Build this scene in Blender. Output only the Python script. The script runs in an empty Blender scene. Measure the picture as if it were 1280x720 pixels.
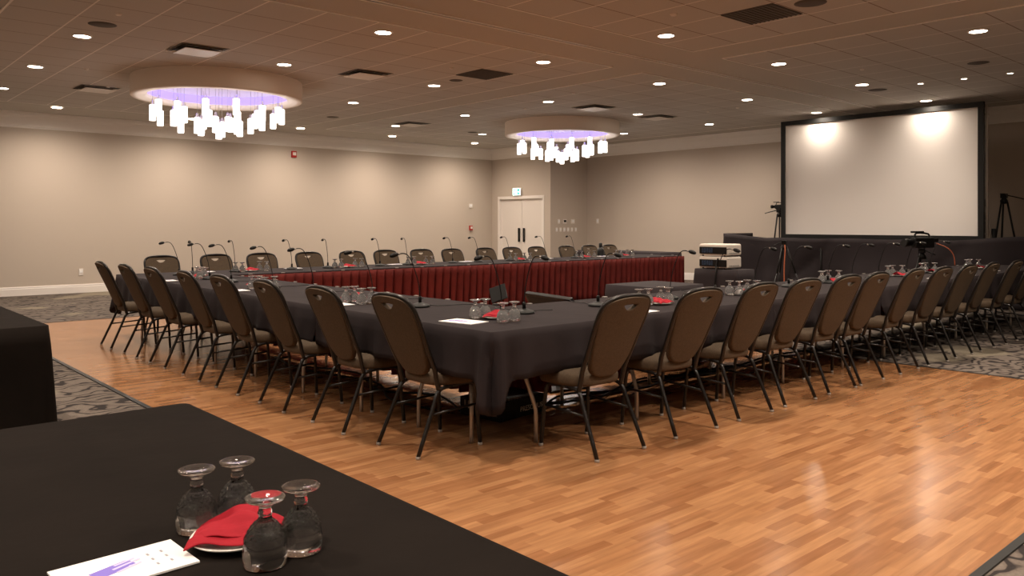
import bpy, bmesh, math, random
from mathutils import Vector, Matrix
PI = math.pi
R = math.radians
S = bpy.context.scene
COL = S.collection
H = 1.36                                   # camera height
CEIL = 3.48

# ------------------------------------------------------------------ camera, world, exposure
cam_d = bpy.data.cameras.new('camera'); cam = bpy.data.objects.new('camera', cam_d); COL.objects.link(cam)
cam.location = (0, 0, H); cam.rotation_euler = (R(90), 0, R(-41.7))
cam_d.sensor_width = 36; cam_d.lens = 36 * 1011 / 1280; cam_d.shift_y = -80 / 1280
cam_d.clip_start = 0.05
S.camera = cam
S.view_settings.view_transform = 'Standard'; S.view_settings.look = 'None'
S.view_settings.exposure = 1.17; S.view_settings.gamma = 1.0; S.view_settings.use_curve_mapping = False
w = bpy.data.worlds.new('world'); S.world = w; w.use_nodes = True
w.node_tree.nodes['Background'].inputs[0].default_value = (0.02, 0.017, 0.015, 1)
w.node_tree.nodes['Background'].inputs[1].default_value = 1.0
cy = S.cycles
cy.max_bounces = 10; cy.diffuse_bounces = 5; cy.glossy_bounces = 4; cy.transmission_bounces = 10; cy.transparent_max_bounces = 12
cy.caustics_reflective = False; cy.caustics_refractive = False
cy.sample_clamp_indirect = 4.0; cy.use_light_tree = True
WARM = (1.0, 0.84, 0.69)
SPOT_W = 95.0

# ------------------------------------------------------------------ materials
def nt(m): return m.node_tree.nodes, m.node_tree.links
def mat(name, col, rough=0.5, metal=0.0, spec=0.5, emit=None, estr=0.0, bump=None, trans=0.0, ior=1.45, sheen=0.0, var=None):
    m = bpy.data.materials.new(name); m.use_nodes = True
    n, l = nt(m); b = n['Principled BSDF']
    b.inputs['Base Color'].default_value = (*col, 1); b.inputs['Roughness'].default_value = rough
    b.inputs['Metallic'].default_value = metal; b.inputs['Specular IOR Level'].default_value = spec
    b.inputs['IOR'].default_value = ior; b.inputs['Transmission Weight'].default_value = trans
    if sheen: b.inputs['Sheen Weight'].default_value = sheen
    if emit: b.inputs['Emission Color'].default_value = (*emit, 1); b.inputs['Emission Strength'].default_value = estr
    tc = n.new('ShaderNodeTexCoord')
    if var:
        nz = n.new('ShaderNodeTexNoise'); nz.inputs['Scale'].default_value = var[0]; nz.inputs['Detail'].default_value = 4
        l.new(tc.outputs['Object'], nz.inputs['Vector'])
        r = n.new('ShaderNodeValToRGB'); a, c = 1 - var[1], 1 + var[1]
        r.color_ramp.elements[0].position = .35; r.color_ramp.elements[1].position = .65
        r.color_ramp.elements[0].color = (*[x * a for x in col], 1); r.color_ramp.elements[1].color = (*[min(1, x * c) for x in col], 1)
        l.new(nz.outputs['Fac'], r.inputs[0]); l.new(r.outputs[0], b.inputs['Base Color'])
    if bump:
        nz = n.new('ShaderNodeTexNoise'); nz.inputs['Scale'].default_value = bump[0]; nz.inputs['Detail'].default_value = 5
        l.new(tc.outputs['Object'], nz.inputs['Vector'])
        bp = n.new('ShaderNodeBump'); bp.inputs['Strength'].default_value = bump[1]; bp.inputs['Distance'].default_value = 0.01
        l.new(nz.outputs['Fac'], bp.inputs['Height']); l.new(bp.outputs[0], b.inputs['Normal'])
    return m

M_wall = mat('wall_paint', (.55, .475, .40), .75, bump=(120, .08))
M_ceil = mat('ceiling_paint', (.53, .50, .46), .9)
M_crown = mat('crown_paint', (.92, .88, .83), .5)
M_white = mat('white_trim_paint', (.85, .80, .75), .45)
M_door = mat('door_paint', (.80, .74, .68), .45)
M_cloth = mat('black_linen', (.0215, .016, .0172), .85, spec=.2, bump=(9, .25), var=(3, .12))
M_fgcloth = mat('dark_linen', (.0112, .0084, .0069), .9, spec=.08, bump=(10, .25), var=(4, .1))
M_drape = mat('black_drape', (.027, .021, .023), .8, spec=.25, bump=(6, .3))
M_red = mat('burgundy_skirt', (.105, .0125, .010), .8, spec=.2, var=(6, .15))
M_napkin = mat('red_napkin', (.33, .007, .018), .75, spec=.3, bump=(60, .2))
M_seat = mat('brown_upholstery', (.076, .052, .032), .8, spec=.3, bump=(300, .3), var=(90, .12))
M_frame = mat('dark_bronze_frame', (.009, .007, .006), .30, metal=.0, spec=.45)
M_glide = mat('clear_nylon_glide', (.30, .27, .24), .3)
M_chrome = mat('chrome', (.8, .78, .75), .15, metal=1)
M_steel = mat('brushed_steel', (.42, .38, .34), .35, metal=.9)
M_blk = mat('black_plastic', (.007, .0065, .006), .45, spec=.35)
M_blkm = mat('matte_black', (.009, .009, .009), .7)
M_darkg = mat('dark_grey_metal', (.014, .0145, .014), .5, spec=.4)
M_plate = mat('white_china', (.82, .79, .74), .2)
M_paper = mat('white_paper', (.88, .87, .86), .7)
M_purple = mat('purple_ink', (.22, .17, .62), .7)
M_lilac = mat('lilac_ink', (.60, .55, .80), .7)
M_ink = mat('grey_ink', (.35, .34, .38), .7)
M_screen = mat('projection_screen', (.90, .86, .82), .8, spec=.2)
M_drum = mat('drum_plaster', (.88, .80, .72), .6)
M_proj = mat('projector_shell', (.72, .67, .60), .4)
M_plug = mat('white_plastic', (.80, .75, .70), .4)
M_redp = mat('red_plastic', (.42, .02, .015), .4)
M_grille = mat('return_grille', (.10, .085, .07), .7)
M_slot = mat('dark_slot', (.02, .016, .013), .8)
M_lens = mat('blue_connector_panel', (.03, .05, .09), .3, var=(60, .6))
M_orange = mat('orange_cable', (.45, .12, .05), .5)
M_lamp = mat('lamp_glow', (1, .9, .8), .5, emit=(1, .86, .70), estr=12)
M_shade = mat('frosted_shade_glow', (1, .95, .9), .5, emit=(1, .92, .84), estr=1.5)
M_led = mat('lilac_led_band', (.25, .2, .6), .5, emit=(.26, .19, 1.0), estr=.8)
M_cove = mat('cove_paint', (.85, .82, .85), .6)
M_pit = mat('carafe_black', (.01, .01, .01), .3)

def m_glass(name='white_glint_glass', dimple=False):
    m = bpy.data.materials.new(name); m.use_nodes = True; n, l = nt(m); b = n['Principled BSDF']
    b.inputs['Base Color'].default_value = (1, 1, 1, 1); b.inputs['Roughness'].default_value = .0
    b.inputs['Transmission Weight'].default_value = .985 if dimple else .86; b.inputs['IOR'].default_value = 1.55  # white mixed into the glass stands in for missing bright highlights
    return m
M_glass = m_glass(); M_glass_d = m_glass('dimpled_glass', True)

def m_wood():
    m = bpy.data.materials.new('laminate_wood'); m.use_nodes = True; n, l = nt(m); b = n['Principled BSDF']
    tc = n.new('ShaderNodeTexCoord')
    def brick(seed_off, c1, c2, bw, mortar):
        mp = n.new('ShaderNodeMapping'); mp.inputs['Location'].default_value = seed_off
        l.new(tc.outputs['Object'], mp.inputs[0])
        t = n.new('ShaderNodeTexBrick'); t.offset = .37; t.offset_frequency = 2; t.squash = 1.45; t.squash_frequency = 3
        t.inputs['Scale'].default_value = 1; t.inputs['Brick Width'].default_value = bw; t.inputs['Row Height'].default_value = .054
        t.inputs['Mortar Size'].default_value = mortar; t.inputs['Mortar Smooth'].default_value = .3; t.inputs['Bias'].default_value = -.15
        t.inputs['Color1'].default_value = c1; t.inputs['Color2'].default_value = c2; t.inputs['Mortar'].default_value = (.22, .085, .03, 1)
        l.new(mp.outputs[0], t.inputs[0]); return t
    t = brick((0, 0, 0), (.355, .180, .083, 1), (.222, .095, .040, 1), .27, .0)
    nz = n.new('ShaderNodeTexNoise'); mp = n.new('ShaderNodeMapping'); mp.inputs['Scale'].default_value = (2.2, 26, 1)
    l.new(tc.outputs['Object'], mp.inputs[0]); l.new(mp.outputs[0], nz.inputs['Vector']); nz.inputs['Detail'].default_value = 2; nz.inputs['Scale'].default_value = 1.5
    mx = n.new('ShaderNodeMix'); mx.data_type = 'RGBA'; mx.blend_type = 'MULTIPLY'; mx.inputs[0].default_value = 1
    rp = n.new('ShaderNodeValToRGB'); rp.color_ramp.elements[0].position = .3; rp.color_ramp.elements[1].position = .7
    rp.color_ramp.elements[0].color = (.84, .81, .78, 1); rp.color_ramp.elements[1].color = (1.12, 1.1, 1.08, 1)
    l.new(nz.outputs['Fac'], rp.inputs[0]); l.new(t.outputs['Color'], mx.inputs[6]); l.new(rp.outputs[0], mx.inputs[7])
    l.new(mx.outputs[2], b.inputs['Base Color'])
    b.inputs['Roughness'].default_value = .19; b.inputs['Specular IOR Level'].default_value = .42
    n2 = n.new('ShaderNodeTexNoise'); n2.inputs['Scale'].default_value = 7; l.new(tc.outputs['Object'], n2.inputs['Vector'])
    bp = n.new('ShaderNodeBump'); bp.inputs['Strength'].default_value = .04; bp.inputs['Distance'].default_value = .01
    l.new(n2.outputs['Fac'], bp.inputs['Height']); l.new(bp.outputs[0], b.inputs['Normal'])
    return m
M_wood = m_wood()

def m_carpet():
    m = bpy.data.materials.new('patterned_carpet'); m.use_nodes = True; n, l = nt(m); b = n['Principled BSDF']
    tc = n.new('ShaderNodeTexCoord')
    w1 = n.new('ShaderNodeTexWave'); w1.wave_type = 'BANDS'; w1.bands_direction = 'Y'
    w1.inputs['Scale'].default_value = 2.2; w1.inputs['Distortion'].default_value = 20; w1.inputs['Detail'].default_value = 2.2
    w1.inputs['Detail Scale'].default_value = 1.3; l.new(tc.outputs['Object'], w1.inputs['Vector'])
    r1 = n.new('ShaderNodeValToRGB'); e = r1.color_ramp
    e.elements[0].position = .11; e.elements[0].color = (.030, .025, .024, 1); e.elements[1].position = .28; e.elements[1].color = (.120, .098, .082, 1)
    e2 = e.elements.new(.8); e2.color = (.150, .124, .104, 1)
    l.new(w1.outputs['Fac'], r1.inputs[0])
    n1 = n.new('ShaderNodeTexNoise'); n1.inputs['Scale'].default_value = .75; n1.inputs['Detail'].default_value = 1.5; l.new(tc.outputs['Object'], n1.inputs['Vector'])
    r2 = n.new('ShaderNodeValToRGB'); r2.color_ramp.elements[0].position = .60; r2.color_ramp.elements[1].position = .64
    l.new(n1.outputs['Fac'], r2.inputs[0])
    mx = n.new('ShaderNodeMix'); mx.data_type = 'RGBA'; l.new(r2.outputs[0], mx.inputs[0]); l.new(r1.outputs[0], mx.inputs[6]); mx.inputs[7].default_value = (.21, .18, .135, 1)
    n3 = n.new('ShaderNodeTexNoise'); n3.inputs['Scale'].default_value = 60; n3.inputs['Detail'].default_value = 3; l.new(tc.outputs['Object'], n3.inputs['Vector'])
    r3 = n.new('ShaderNodeValToRGB'); r3.color_ramp.elements[0].color = (.6, .6, .6, 1); r3.color_ramp.elements[1].color = (1.3, 1.3, 1.3, 1)
    l.new(n3.outputs['Fac'], r3.inputs[0])
    m2 = n.new('ShaderNodeMix'); m2.data_type = 'RGBA'; m2.blend_type = 'MULTIPLY'; m2.inputs[0].default_value = 1
    l.new(mx.outputs[2], m2.inputs[6]); l.new(r3.outputs[0], m2.inputs[7]); l.new(m2.outputs[2], b.inputs['Base Color'])
    b.inputs['Roughness'].default_value = .95; b.inputs['Specular IOR Level'].default_value = .1
    bp = n.new('ShaderNodeBump'); bp.inputs['Strength'].default_value = .4; bp.inputs['Distance'].default_value = .004
    l.new(n3.outputs['Fac'], bp.inputs['Height']); l.new(bp.outputs[0], b.inputs['Normal'])
    return m
M_carpet = m_carpet()

def m_tiles(x0, y0, sx, sy):
    m = bpy.data.materials.new('ceiling_tiles'); m.use_nodes = True; n, l = nt(m); b = n['Principled BSDF']
    tc = n.new('ShaderNodeTexCoord'); sep = n.new('ShaderNodeSeparateXYZ'); l.new(tc.outputs['Object'], sep.inputs[0])
    def line(out, off, pitch, half):
        a = n.new('ShaderNodeMath'); a.operation = 'SUBTRACT'; l.new(out, a.inputs[0]); a.inputs[1].default_value = off
        d = n.new('ShaderNodeMath'); d.operation = 'PINGPONG'; l.new(a.outputs[0], d.inputs[0]); d.inputs[1].default_value = pitch / 2
        c = n.new('ShaderNodeMath'); c.operation = 'LESS_THAN'; l.new(d.outputs[0], c.inputs[0]); c.inputs[1].default_value = half
        return c.outputs[0]
    lx = line(sep.outputs['X'], x0, sx, .008); ly = line(sep.outputs['Y'], y0, sy, .007)
    nz = n.new('ShaderNodeTexNoise'); nz.inputs['Scale'].default_value = 180; l.new(tc.outputs['Object'], nz.inputs['Vector'])
    base = n.new('ShaderNodeMix'); base.data_type = 'RGBA'; base.inputs[6].default_value = (.50, .475, .445, 1); base.inputs[7].default_value = (.60, .57, .535, 1)
    l.new(nz.outputs['Fac'], base.inputs[0])
    a = n.new('ShaderNodeMix'); a.data_type = 'RGBA'; l.new(ly, a.inputs[0]); l.new(base.outputs[2], a.inputs[6]); a.inputs[7].default_value = (.25, .19, .15, 1)
    c = n.new('ShaderNodeMix'); c.data_type = 'RGBA'; l.new(lx, c.inputs[0]); l.new(a.outputs[2], c.inputs[6]); c.inputs[7].default_value = (.88, .84, .79, 1)
    l.new(c.outputs[2], b.inputs['Base Color']); b.inputs['Roughness'].default_value = .85
    return m

# ------------------------------------------------------------------ mesh helpers
class MB:
    def __init__(s): s.b = bmesh.new()
    def quad(s, pts):
        return s.b.faces.new([s.b.verts.new(p) for p in pts])
    def box(s, x0, x1, y0, y1, z0, z1, bev=0.0, mtx=None):
        r = bmesh.ops.create_cube(s.b, size=1)['verts']
        for v in r: v.co = Vector(((x0 + x1) / 2 + v.co.x * (x1 - x0), (y0 + y1) / 2 + v.co.y * (y1 - y0), (z0 + z1) / 2 + v.co.z * (z1 - z0)))
        if bev:
            ed = list({e for v in r for e in v.link_edges})
            g = bmesh.ops.bevel(s.b, geom=ed, offset=bev, segments=2, affect='EDGES', profile=.5)
            r = list({v for f in g['faces'] for v in f.verts} | {v for v in r if v.is_valid})
        if mtx: bmesh.ops.transform(s.b, matrix=mtx, verts=r)
        return s
    def tube(s, pts, rad, seg=8, smooth=0, cap=True):
        pts = [Vector(p) for p in pts]
        if smooth: pts, rad = spline(pts, smooth, rad)
        n = len(pts); rr = rad if isinstance(rad, (list, tuple)) else [rad] * n
        t0 = (pts[1] - pts[0]).normalized(); a = Vector((0, 0, 1)) if abs(t0.z) < .9 else Vector((1, 0, 0))
        u = t0.cross(a).normalized(); rings = []
        for i, p in enumerate(pts):
            t = ((pts[min(i + 1, n - 1)] - pts[max(i - 1, 0)])).normalized()
            u = (u - t * u.dot(t)).normalized(); v = t.cross(u)
            rings.append([s.b.verts.new(p + (u * math.cos(k * 2 * PI / seg) + v * math.sin(k * 2 * PI / seg)) * rr[i]) for k in range(seg)])
        for i in range(n - 1):
            for k in range(seg):
                f = s.b.faces.new([rings[i][k], rings[i][(k + 1) % seg], rings[i + 1][(k + 1) % seg], rings[i + 1][k]]); f.smooth = True
        if cap:
            s.b.faces.new(rings[0][::-1]); s.b.faces.new(rings[-1])
        return s
    def lathe(s, prof, seg=24, c=(0, 0, 0), closed=False, smooth=True):
        rings = []
        for r, z in prof:
            if r < 1e-6: rings.append([s.b.verts.new((c[0], c[1], c[2] + z))])
            else: rings.append([s.b.verts.new((c[0] + r * math.cos(k * 2 * PI / seg), c[1] + r * math.sin(k * 2 * PI / seg), c[2] + z)) for k in range(seg)])
        m = len(rings); rng = range(m) if closed else range(m - 1)
        for i in rng:
            A, B = rings[i], rings[(i + 1) % m]
            for k in range(seg):
                k2 = (k + 1) % seg
                if len(A) == 1 and len(B) == 1: continue
                if len(A) == 1: f = s.b.faces.new([A[0], B[k], B[k2]])
                elif len(B) == 1: f = s.b.faces.new([A[k], A[k2], B[0]])
                else: f = s.b.faces.new([A[k], A[k2], B[k2], B[k]])
                f.smooth = smooth
        return s
    def cyl(s, p, r, h, seg=16):
        return s.lathe([(0, 0), (r, 0), (r, h), (0, h)], seg, p, smooth=False)
    def grid(s, nu, nv, fn, smooth=True, wrap=False):
        V = [[s.b.verts.new(fn(i, j)) for j in range(nv)] for i in range(nu)]
        for i in range(nu if wrap else nu - 1):
            for j in range(nv - 1):
                f = s.b.faces.new([V[i][j], V[(i + 1) % nu][j], V[(i + 1) % nu][j + 1], V[i][j + 1]]); f.smooth = smooth
        return V
    def done(s, name, m, parent=None, loc=None, rotz=None, fix=True):
        if fix: bmesh.ops.recalc_face_normals(s.b, faces=s.b.faces)
        me = bpy.data.meshes.new(name); s.b.to_mesh(me); s.b.free()
        for mm in (m if isinstance(m, (list, tuple)) else [m]): me.materials.append(mm)
        o = bpy.data.objects.new(name, me); COL.objects.link(o)
        if parent: o.parent = parent
        if loc is not None: o.location = loc
        if rotz is not None: o.rotation_euler.z = rotz
        return o
def spline(P, k, rad):
    out, ro = [], []; n = len(P); rr = rad if isinstance(rad, (list, tuple)) else None
    for i in range(n - 1):
        p0, p1, p2, p3 = P[max(i - 1, 0)], P[i], P[i + 1], P[min(i + 2, n - 1)]
        for j in range(k):
            t = j / k
            out.append(.5 * ((2 * p1) + (p2 - p0) * t + (2 * p0 - 5 * p1 + 4 * p2 - p3) * t * t + (3 * p1 - p0 - 3 * p2 + p3) * t ** 3))
            if rr: ro.append(rr[i] * (1 - t) + rr[i + 1] * t)
    out.append(P[-1]);
    if rr: ro.append(rr[-1]); return out, ro
    return out, rad
def box(name, x0, x1, y0, y1, z0, z1, m, parent=None, bev=0.0): return MB().box(x0, x1, y0, y1, z0, z1, bev).done(name, m, parent)
def struct(o): o['kind'] = 'structure'; return o
def tag(o, label, cat, group=None):
    o['label'] = label; o['category'] = cat
    if group: o['group'] = group
    return o
def thing(name, label, cat, loc=(0, 0, 0), rotz=0, group=None):
    o = bpy.data.objects.new(name, None); COL.objects.link(o); o.location = loc; o.rotation_euler = (0, 0, rotz); o.empty_display_size = .1
    return tag(o, label, cat, group)
def dup(root, loc, rotz, label, group=None):
    r = root.copy(); COL.objects.link(r); r.location = loc; r.rotation_euler = (0, 0, rotz); r['label'] = label
    if group: r['group'] = group
    for ch in list(root.children):
        c = ch.copy(); COL.objects.link(c); c.parent = r
        for g in list(ch.children):
            d = g.copy(); COL.objects.link(d); d.parent = c
    return r
def shape2d(outer, holes, half, bev, cuts=()):
    """flat plate from outlines (u,v) -> bmesh in the plane u=x, v=y, thickness z"""
    cu = bpy.data.curves.new('tmp', 'CURVE'); cu.dimensions = '2D'; cu.fill_mode = 'BOTH'; cu.extrude = half; cu.bevel_depth = bev; cu.bevel_resolution = 1
    for loop in [outer] + list(holes):
        sp = cu.splines.new('POLY'); sp.points.add(len(loop) - 1); sp.use_cyclic_u = True
        for i, p in enumerate(loop): sp.points[i].co = (p[0], p[1], 0, 1)
    o = bpy.data.objects.new('tmp', cu); COL.objects.link(o)
    dg = bpy.context.evaluated_depsgraph_get(); me = bpy.data.meshes.new_from_object(o.evaluated_get(dg))
    b = bmesh.new(); b.from_mesh(me); bmesh.ops.remove_doubles(b, verts=b.verts, dist=1e-5)
    bpy.data.objects.remove(o); bpy.data.curves.remove(cu); bpy.data.meshes.remove(me)
    for c in cuts:
        bmesh.ops.bisect_plane(b, geom=b.verts[:] + b.edges[:] + b.faces[:], plane_co=(0, c, 0), plane_no=(0, 1, 0))
    return b
ORD = ['', 'first', 'second', 'third', 'fourth', 'fifth', 'sixth', 'seventh', 'eighth', 'ninth', 'tenth', 'eleventh', 'twelfth', 'thirteenth', 'fourteenth', 'fifteenth', 'sixteenth']

# camera projection (only to word labels)
_A = R(48.3)
def px(x, y):
    d = x * math.cos(_A) + y * math.sin(_A); r = x * math.sin(_A) - y * math.cos(_A)
    return 640 + 1011 * r / d if d > .1 else 9999

# ------------------------------------------------------------------ room shell
XW, YW, XM = 14.94, 17.63, 16.35           # door wall, left wall, main wall
YR = 15.247                                # return wall
X0, Y0 = -4.0, -5.0
struct(box('floor', X0 - .1, XM + .2, Y0 - .1, YW + .1, -.12, 0, M_carpet))
DX0, DX1, DY0, DY1 = 1.985, 8.0, 1.154, 12.5
struct(box('floor_dance', DX0, DX1, DY0, DY1, 0, .006, M_wood))
T = MB(); e = .035
T.box(DX0 - e, DX1 + e, DY0 - e, DY0, 0, .009); T.box(DX0 - e, DX1 + e, DY1, DY1 + e, 0, .009)
T.box(DX0 - e, DX0, DY0, DY1, 0, .009); T.box(DX1, DX1 + e, DY0, DY1, 0, .009)
struct(T.done('trim_1', M_darkg))
struct(box('wall_left', X0 - .1, XW + .1, YW, YW + .12, 0, CEIL, M_wall))
# door wall with opening
DYa, DYb, DZ = 15.55, 17.28, 2.06
D = MB(); D.box(XW, XW + .12, DYb, YW, 0, CEIL); D.box(XW, XW + .12, YR, DYa, 0, CEIL); D.box(XW, XW + .12, DYa, DYb, DZ, CEIL)
struct(D.done('wall_back', M_wall))
struct(box('wall_return', XW + .12, XM, YR, YR + .12, 0, CEIL, M_wall))
struct(box('wall_right', XM, XM + .12, Y0 - .1, YR, 0, CEIL, M_wall))
struct(box('wall_near', X0 - .1, XM, Y0 - .12, Y0, 0, CEIL, M_wall))
struct(box('wall_behind', X0 - .12, X0, Y0, YW, 0, CEIL, M_wall))
struct(box('ceiling', X0 - .1, XM + .2, Y0 - .1, YW + .1, CEIL, CEIL + .1, M_ceil))
TX, TY = .609, .605
def panel(x0, x1, y0, y1):
    o = struct(box('ceiling_panel', x0, x1, y0, y1, CEIL - .006, CEIL + .02, m_tiles(x0, y0 if y0 > 6 else y1, TX, TY)))
    t = MB(); k = .018
    t.box(x0 - k, x1 + k, y0 - k, y0, CEIL - .010, CEIL + .01); t.box(x0 - k, x1 + k, y1, y1 + k, CEIL - .010, CEIL + .01)
    t.box(x0 - k, x0, y0, y1, CEIL - .010, CEIL + .01); t.box(x1, x1 + k, y0, y1, CEIL - .010, CEIL + .01)
    struct(t.done('trim_2', M_crown))
panel(1.56, 8.25, 7.25, 16.2); panel(1.56, 8.25, -2.6, 5.92); panel(8.9, 15.6, 7.25, 16.2 if False else 15.1); panel(8.9, 15.6, -2.6, 5.92)
panel(8.9, 14.3, 15.12, 16.2); panel(-3.6, .9, 7.25, 16.2); panel(-3.6, .9, -2.6, 5.92)
t = MB(); t.box(X0, XM, 6.585, 6.615, CEIL - .004, CEIL + .01); a = t.done('trim_3', M_slot); struct(a)
t = MB(); t.box(X0, XM, 6.56, 6.583, CEIL - .012, CEIL + .01); t.box(X0, XM, 6.617, 6.64, CEIL - .012, CEIL + .01); struct(t.done('trim_4', M_darkg if False else M_crown))

# crown and baseboards: a profile swept along the walls
CROWN = [(0, -.30), (.012, -.30), (.02, -.275), (.035, -.265), (.04, -.23), (.075, -.13), (.105, -.085), (.11, -.06), (.13, -.055), (.135, -.025), (.135, 0)]
BASE = [(0, 0), (.018, 0), (.018, .125), (.012, .14), (.016, .15), (.010, .17), (0, .17)]
def sweep(name, prof, p0, p1, inward, z, m, miter0=0, miter1=0):
    """profile (distance from wall, height) extruded from p0 to p1; inward = unit normal into the room"""
    b = MB(); d = (Vector((*p1, 0)) - Vector((*p0, 0))).normalized(); inn = Vector((*inward, 0)); A, B = [], []
    for o, h in prof:
        A.append(b.b.verts.new(Vector((*p0, z + h)) + inn * o + d * (o * miter0))); B.append(b.b.verts.new(Vector((*p1, z + h)) + inn * o - d * (o * miter1)))
    for i in range(len(prof) - 1): b.b.faces.new([A[i], A[i + 1], B[i + 1], B[i]])
    return struct(b.done(name, m, fix=True))
sweep('trim_5', CROWN, (X0, YW), (XW, YW), (0, -1), CEIL, M_crown, 1, 1)
sweep('trim_6', CROWN, (XW, YW), (XW, YR), (-1, 0), CEIL, M_crown, 1, -1)
sweep('trim_7', CROWN, (XW, YR), (XM, YR), (0, -1), CEIL, M_crown, -1, 1)
sweep('trim_8', CROWN, (XM, YR), (XM, Y0), (-1, 0), CEIL, M_crown, 1, 1)
sweep('baseboard_left', BASE, (X0, YW), (XW, YW), (0, -1), 0, M_white, 1, 1)
sweep('baseboard_back', BASE, (XW, YW), (XW, DYb + .06), (-1, 0), 0, M_white, 1, 0)
sweep('baseboard_back', BASE, (XW, DYa - .06), (XW, YR), (-1, 0), 0, M_white, 0, -1)
sweep('baseboard_return', BASE, (XW, YR), (XM, YR), (0, -1), 0, M_white, -1, 1)
sweep('baseboard_right', BASE, (XM, YR), (XM, Y0), (-1, 0), 0, M_white, 1, 1)
# door 1: double door
fr = MB(); fr.box(XW - .02, XW + .10, DYb - .01, DYb + .07, 0, DZ + .07); fr.box(XW - .02, XW + .10, DYa - .07, DYa + .01, 0, DZ + .07); fr.box(XW - .02, XW + .10, DYa, DYb, DZ - .01, DZ + .07)
dr = thing('door_1', '', ''); del dr['label']; del dr['category']; dr['kind'] = 'structure'
fr.done('door_frame', M_white, dr)
ym = (DYa + DYb) / 2
for s_, (a, c) in enumerate(((DYa + .012, ym - .004), (ym + .004, DYb - .012))):
    lf = box('door_leaf', XW + .055, XW + .10, a, c, .01, DZ - .012, M_door, dr)
    yy = ym + (.10 if s_ else -.10)
    hb = MB(); hb.box(XW + .02, XW + .034, yy - .035, yy + .035, .87, 1.25, .004); hb.box(XW + .034, XW + .056, yy - .02, yy + .02, .90, .93); hb.box(XW + .034, XW + .056, yy - .02, yy + .02, 1.19, 1.22)
    hb.done('door_handle', M_blk, lf)
struct(box('wall_corridor', XW + .125, XW + .16, DYa - .3, DYb + .3, 0, DZ + .2, M_slot))

# ------------------------------------------------------------------ ceiling fittings
def lamp(x, y, label, k=1.0):
    t = thing('recessed_downlight', label, 'downlight', (x, y, CEIL), 0, 'recessed ceiling downlights')
    MB().lathe([(.086, -.006), (.089, -.016), (.102, -.016), (.108, -.010), (.108, -.0065)], 24).done('trim_ring', M_plug, t)
    MB().lathe([(0, -.0125), (.086, -.0125)], 24).done('lamp_lens', M_lamp, t)
    ld = bpy.data.lights.new('downlight_beam', 'SPOT'); ld.energy = SPOT_W * k; ld.color = WARM; ld.spot_size = R(172 if (y > 13 or x > 14) else 140); ld.spot_blend = 1.0; ld.shadow_soft_size = .07
    lo = bpy.data.objects.new('downlight_beam', ld); COL.objects.link(lo); lo.parent = t; lo.location = (0, 0, -.03)
    return t
rows = [(16.45, [3.6, 6.0, 8.4, 10.8, 13.35]), (14.65, [2.44, 4.87, 7.3, 9.7, 12.12]), (12.35, [2.44, 7.3, 9.78, 14.5]), (10.0, [2.44, 4.87, 7.32, 9.75, 12.15, 14.5]),
        (7.6, [2.44, 4.87, 7.32, 9.74, 12.12, 14.5]), (5.62, [-2.4, 0, 2.44, 4.87, 7.32, 9.72, 12.11, 14.5]), (3.215, [-2.4, 0, 2.44, 4.87, 7.3, 9.7]),
        (.8, [-2.4, 0, 2.44, 4.87, 7.3, 9.7]), (-1.6, [-2.4, 0, 2.44, 4.87, 7.3, 9.7]), (12.4, [-2.4, 0]), (7.6, [-2.4, 0]), (-3.9, [2.44, 7.3])]  # grid carried on out of view; these unseen lamps are added for lighting
ri = 0
for y, xs in rows:
    ri += 1
    for j, x in enumerate(xs):
        if (x, y) == (7.3, 14.65): continue
        lamp(x, y, 'glowing round recessed downlight, %s along the %s ceiling row counted from the long left wall' % (ORD[j + 1], ORD[ri]), 2.6 if (0 < y < 1.5 and 4 < x < 8) else (.26 if x > 14 and y < 8 else (1.4 if x > 14 else (1.1 if y > 16 else 1.12))))  # unseen lamps over the near floor are boosted to brighten it
def small_spot(x, y, label):
    t = thing('small_downlight', label, 'downlight', (x, y, CEIL), 0, 'small spotlights before the screen')
    MB().lathe([(.035, -.006), (.05, -.014), (.055, -.0065)], 16).done('trim_ring', M_plug, t)
    MB().lathe([(0, -.009), (.035, -.009)], 16).done('lamp_lens', M_lamp, t)
    ld = bpy.data.lights.new('spot_beam', 'SPOT'); ld.energy = 24; ld.color = WARM; ld.spot_size = R(64); ld.spot_blend = 1.0; ld.shadow_soft_size = .04
    lo = bpy.data.objects.new('spot_beam', ld); COL.objects.link(lo); lo.parent = t; lo.location = (0, 0, -.03)
    lo.rotation_euler = (Vector((14.7, 6.2, 1.3)) - Vector((x, y, CEIL))).to_track_quat('-Z', 'Y').to_euler()
for i, (x, y) in enumerate([(12.69, 5.0), (12.74, 4.41), (12.76, 3.82), (12.8, 3.2)]):
    small_spot(x, y, 'small bright ceiling spot, %s from the left of the row before the screen' % ORD[i + 1])

def supply(x, y, label, glow=False):
    t = thing('ceiling_diffuser', label, 'air vent', (x, y, CEIL), 0, 'square air diffusers')
    b = MB()
    for k, (a, z) in enumerate(((.29, -.014), (.24, -.030))):
        i = a - .035
        for sx in (-1, 1):
            b.quad([(sx * a, -a, z), (sx * a, a, z), (sx * i, i, z + .022), (sx * i, -i, z + .022)])
            b.quad([(-a, sx * a, z), (a, sx * a, z), (i, sx * i, z + .022), (-i, sx * i, z + .022)])
    b.done('louvre', M_plug, t)
    MB().box(-.27, .27, -.27, .27, -.0125, -.0065).done('throat', M_grille, t)
    MB().box(-.215, .215, -.215, .215, -.048, -.040, .003).done('face_plate', M_plug, t)
def ret(x, y, label):
    t = thing('return_grille', label, 'air vent', (x, y, CEIL), 0, 'dark return air grilles')
    MB().box(-.285, .285, -.29, .29, -.012, -.0065).done('mesh', M_grille, t)
    b = MB()
    for k in range(12): b.box(-.28, .28, -.28 + k * .05, -.265 + k * .05, -.018, -.012)
    b.done('louvre', M_grille, t)
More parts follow.
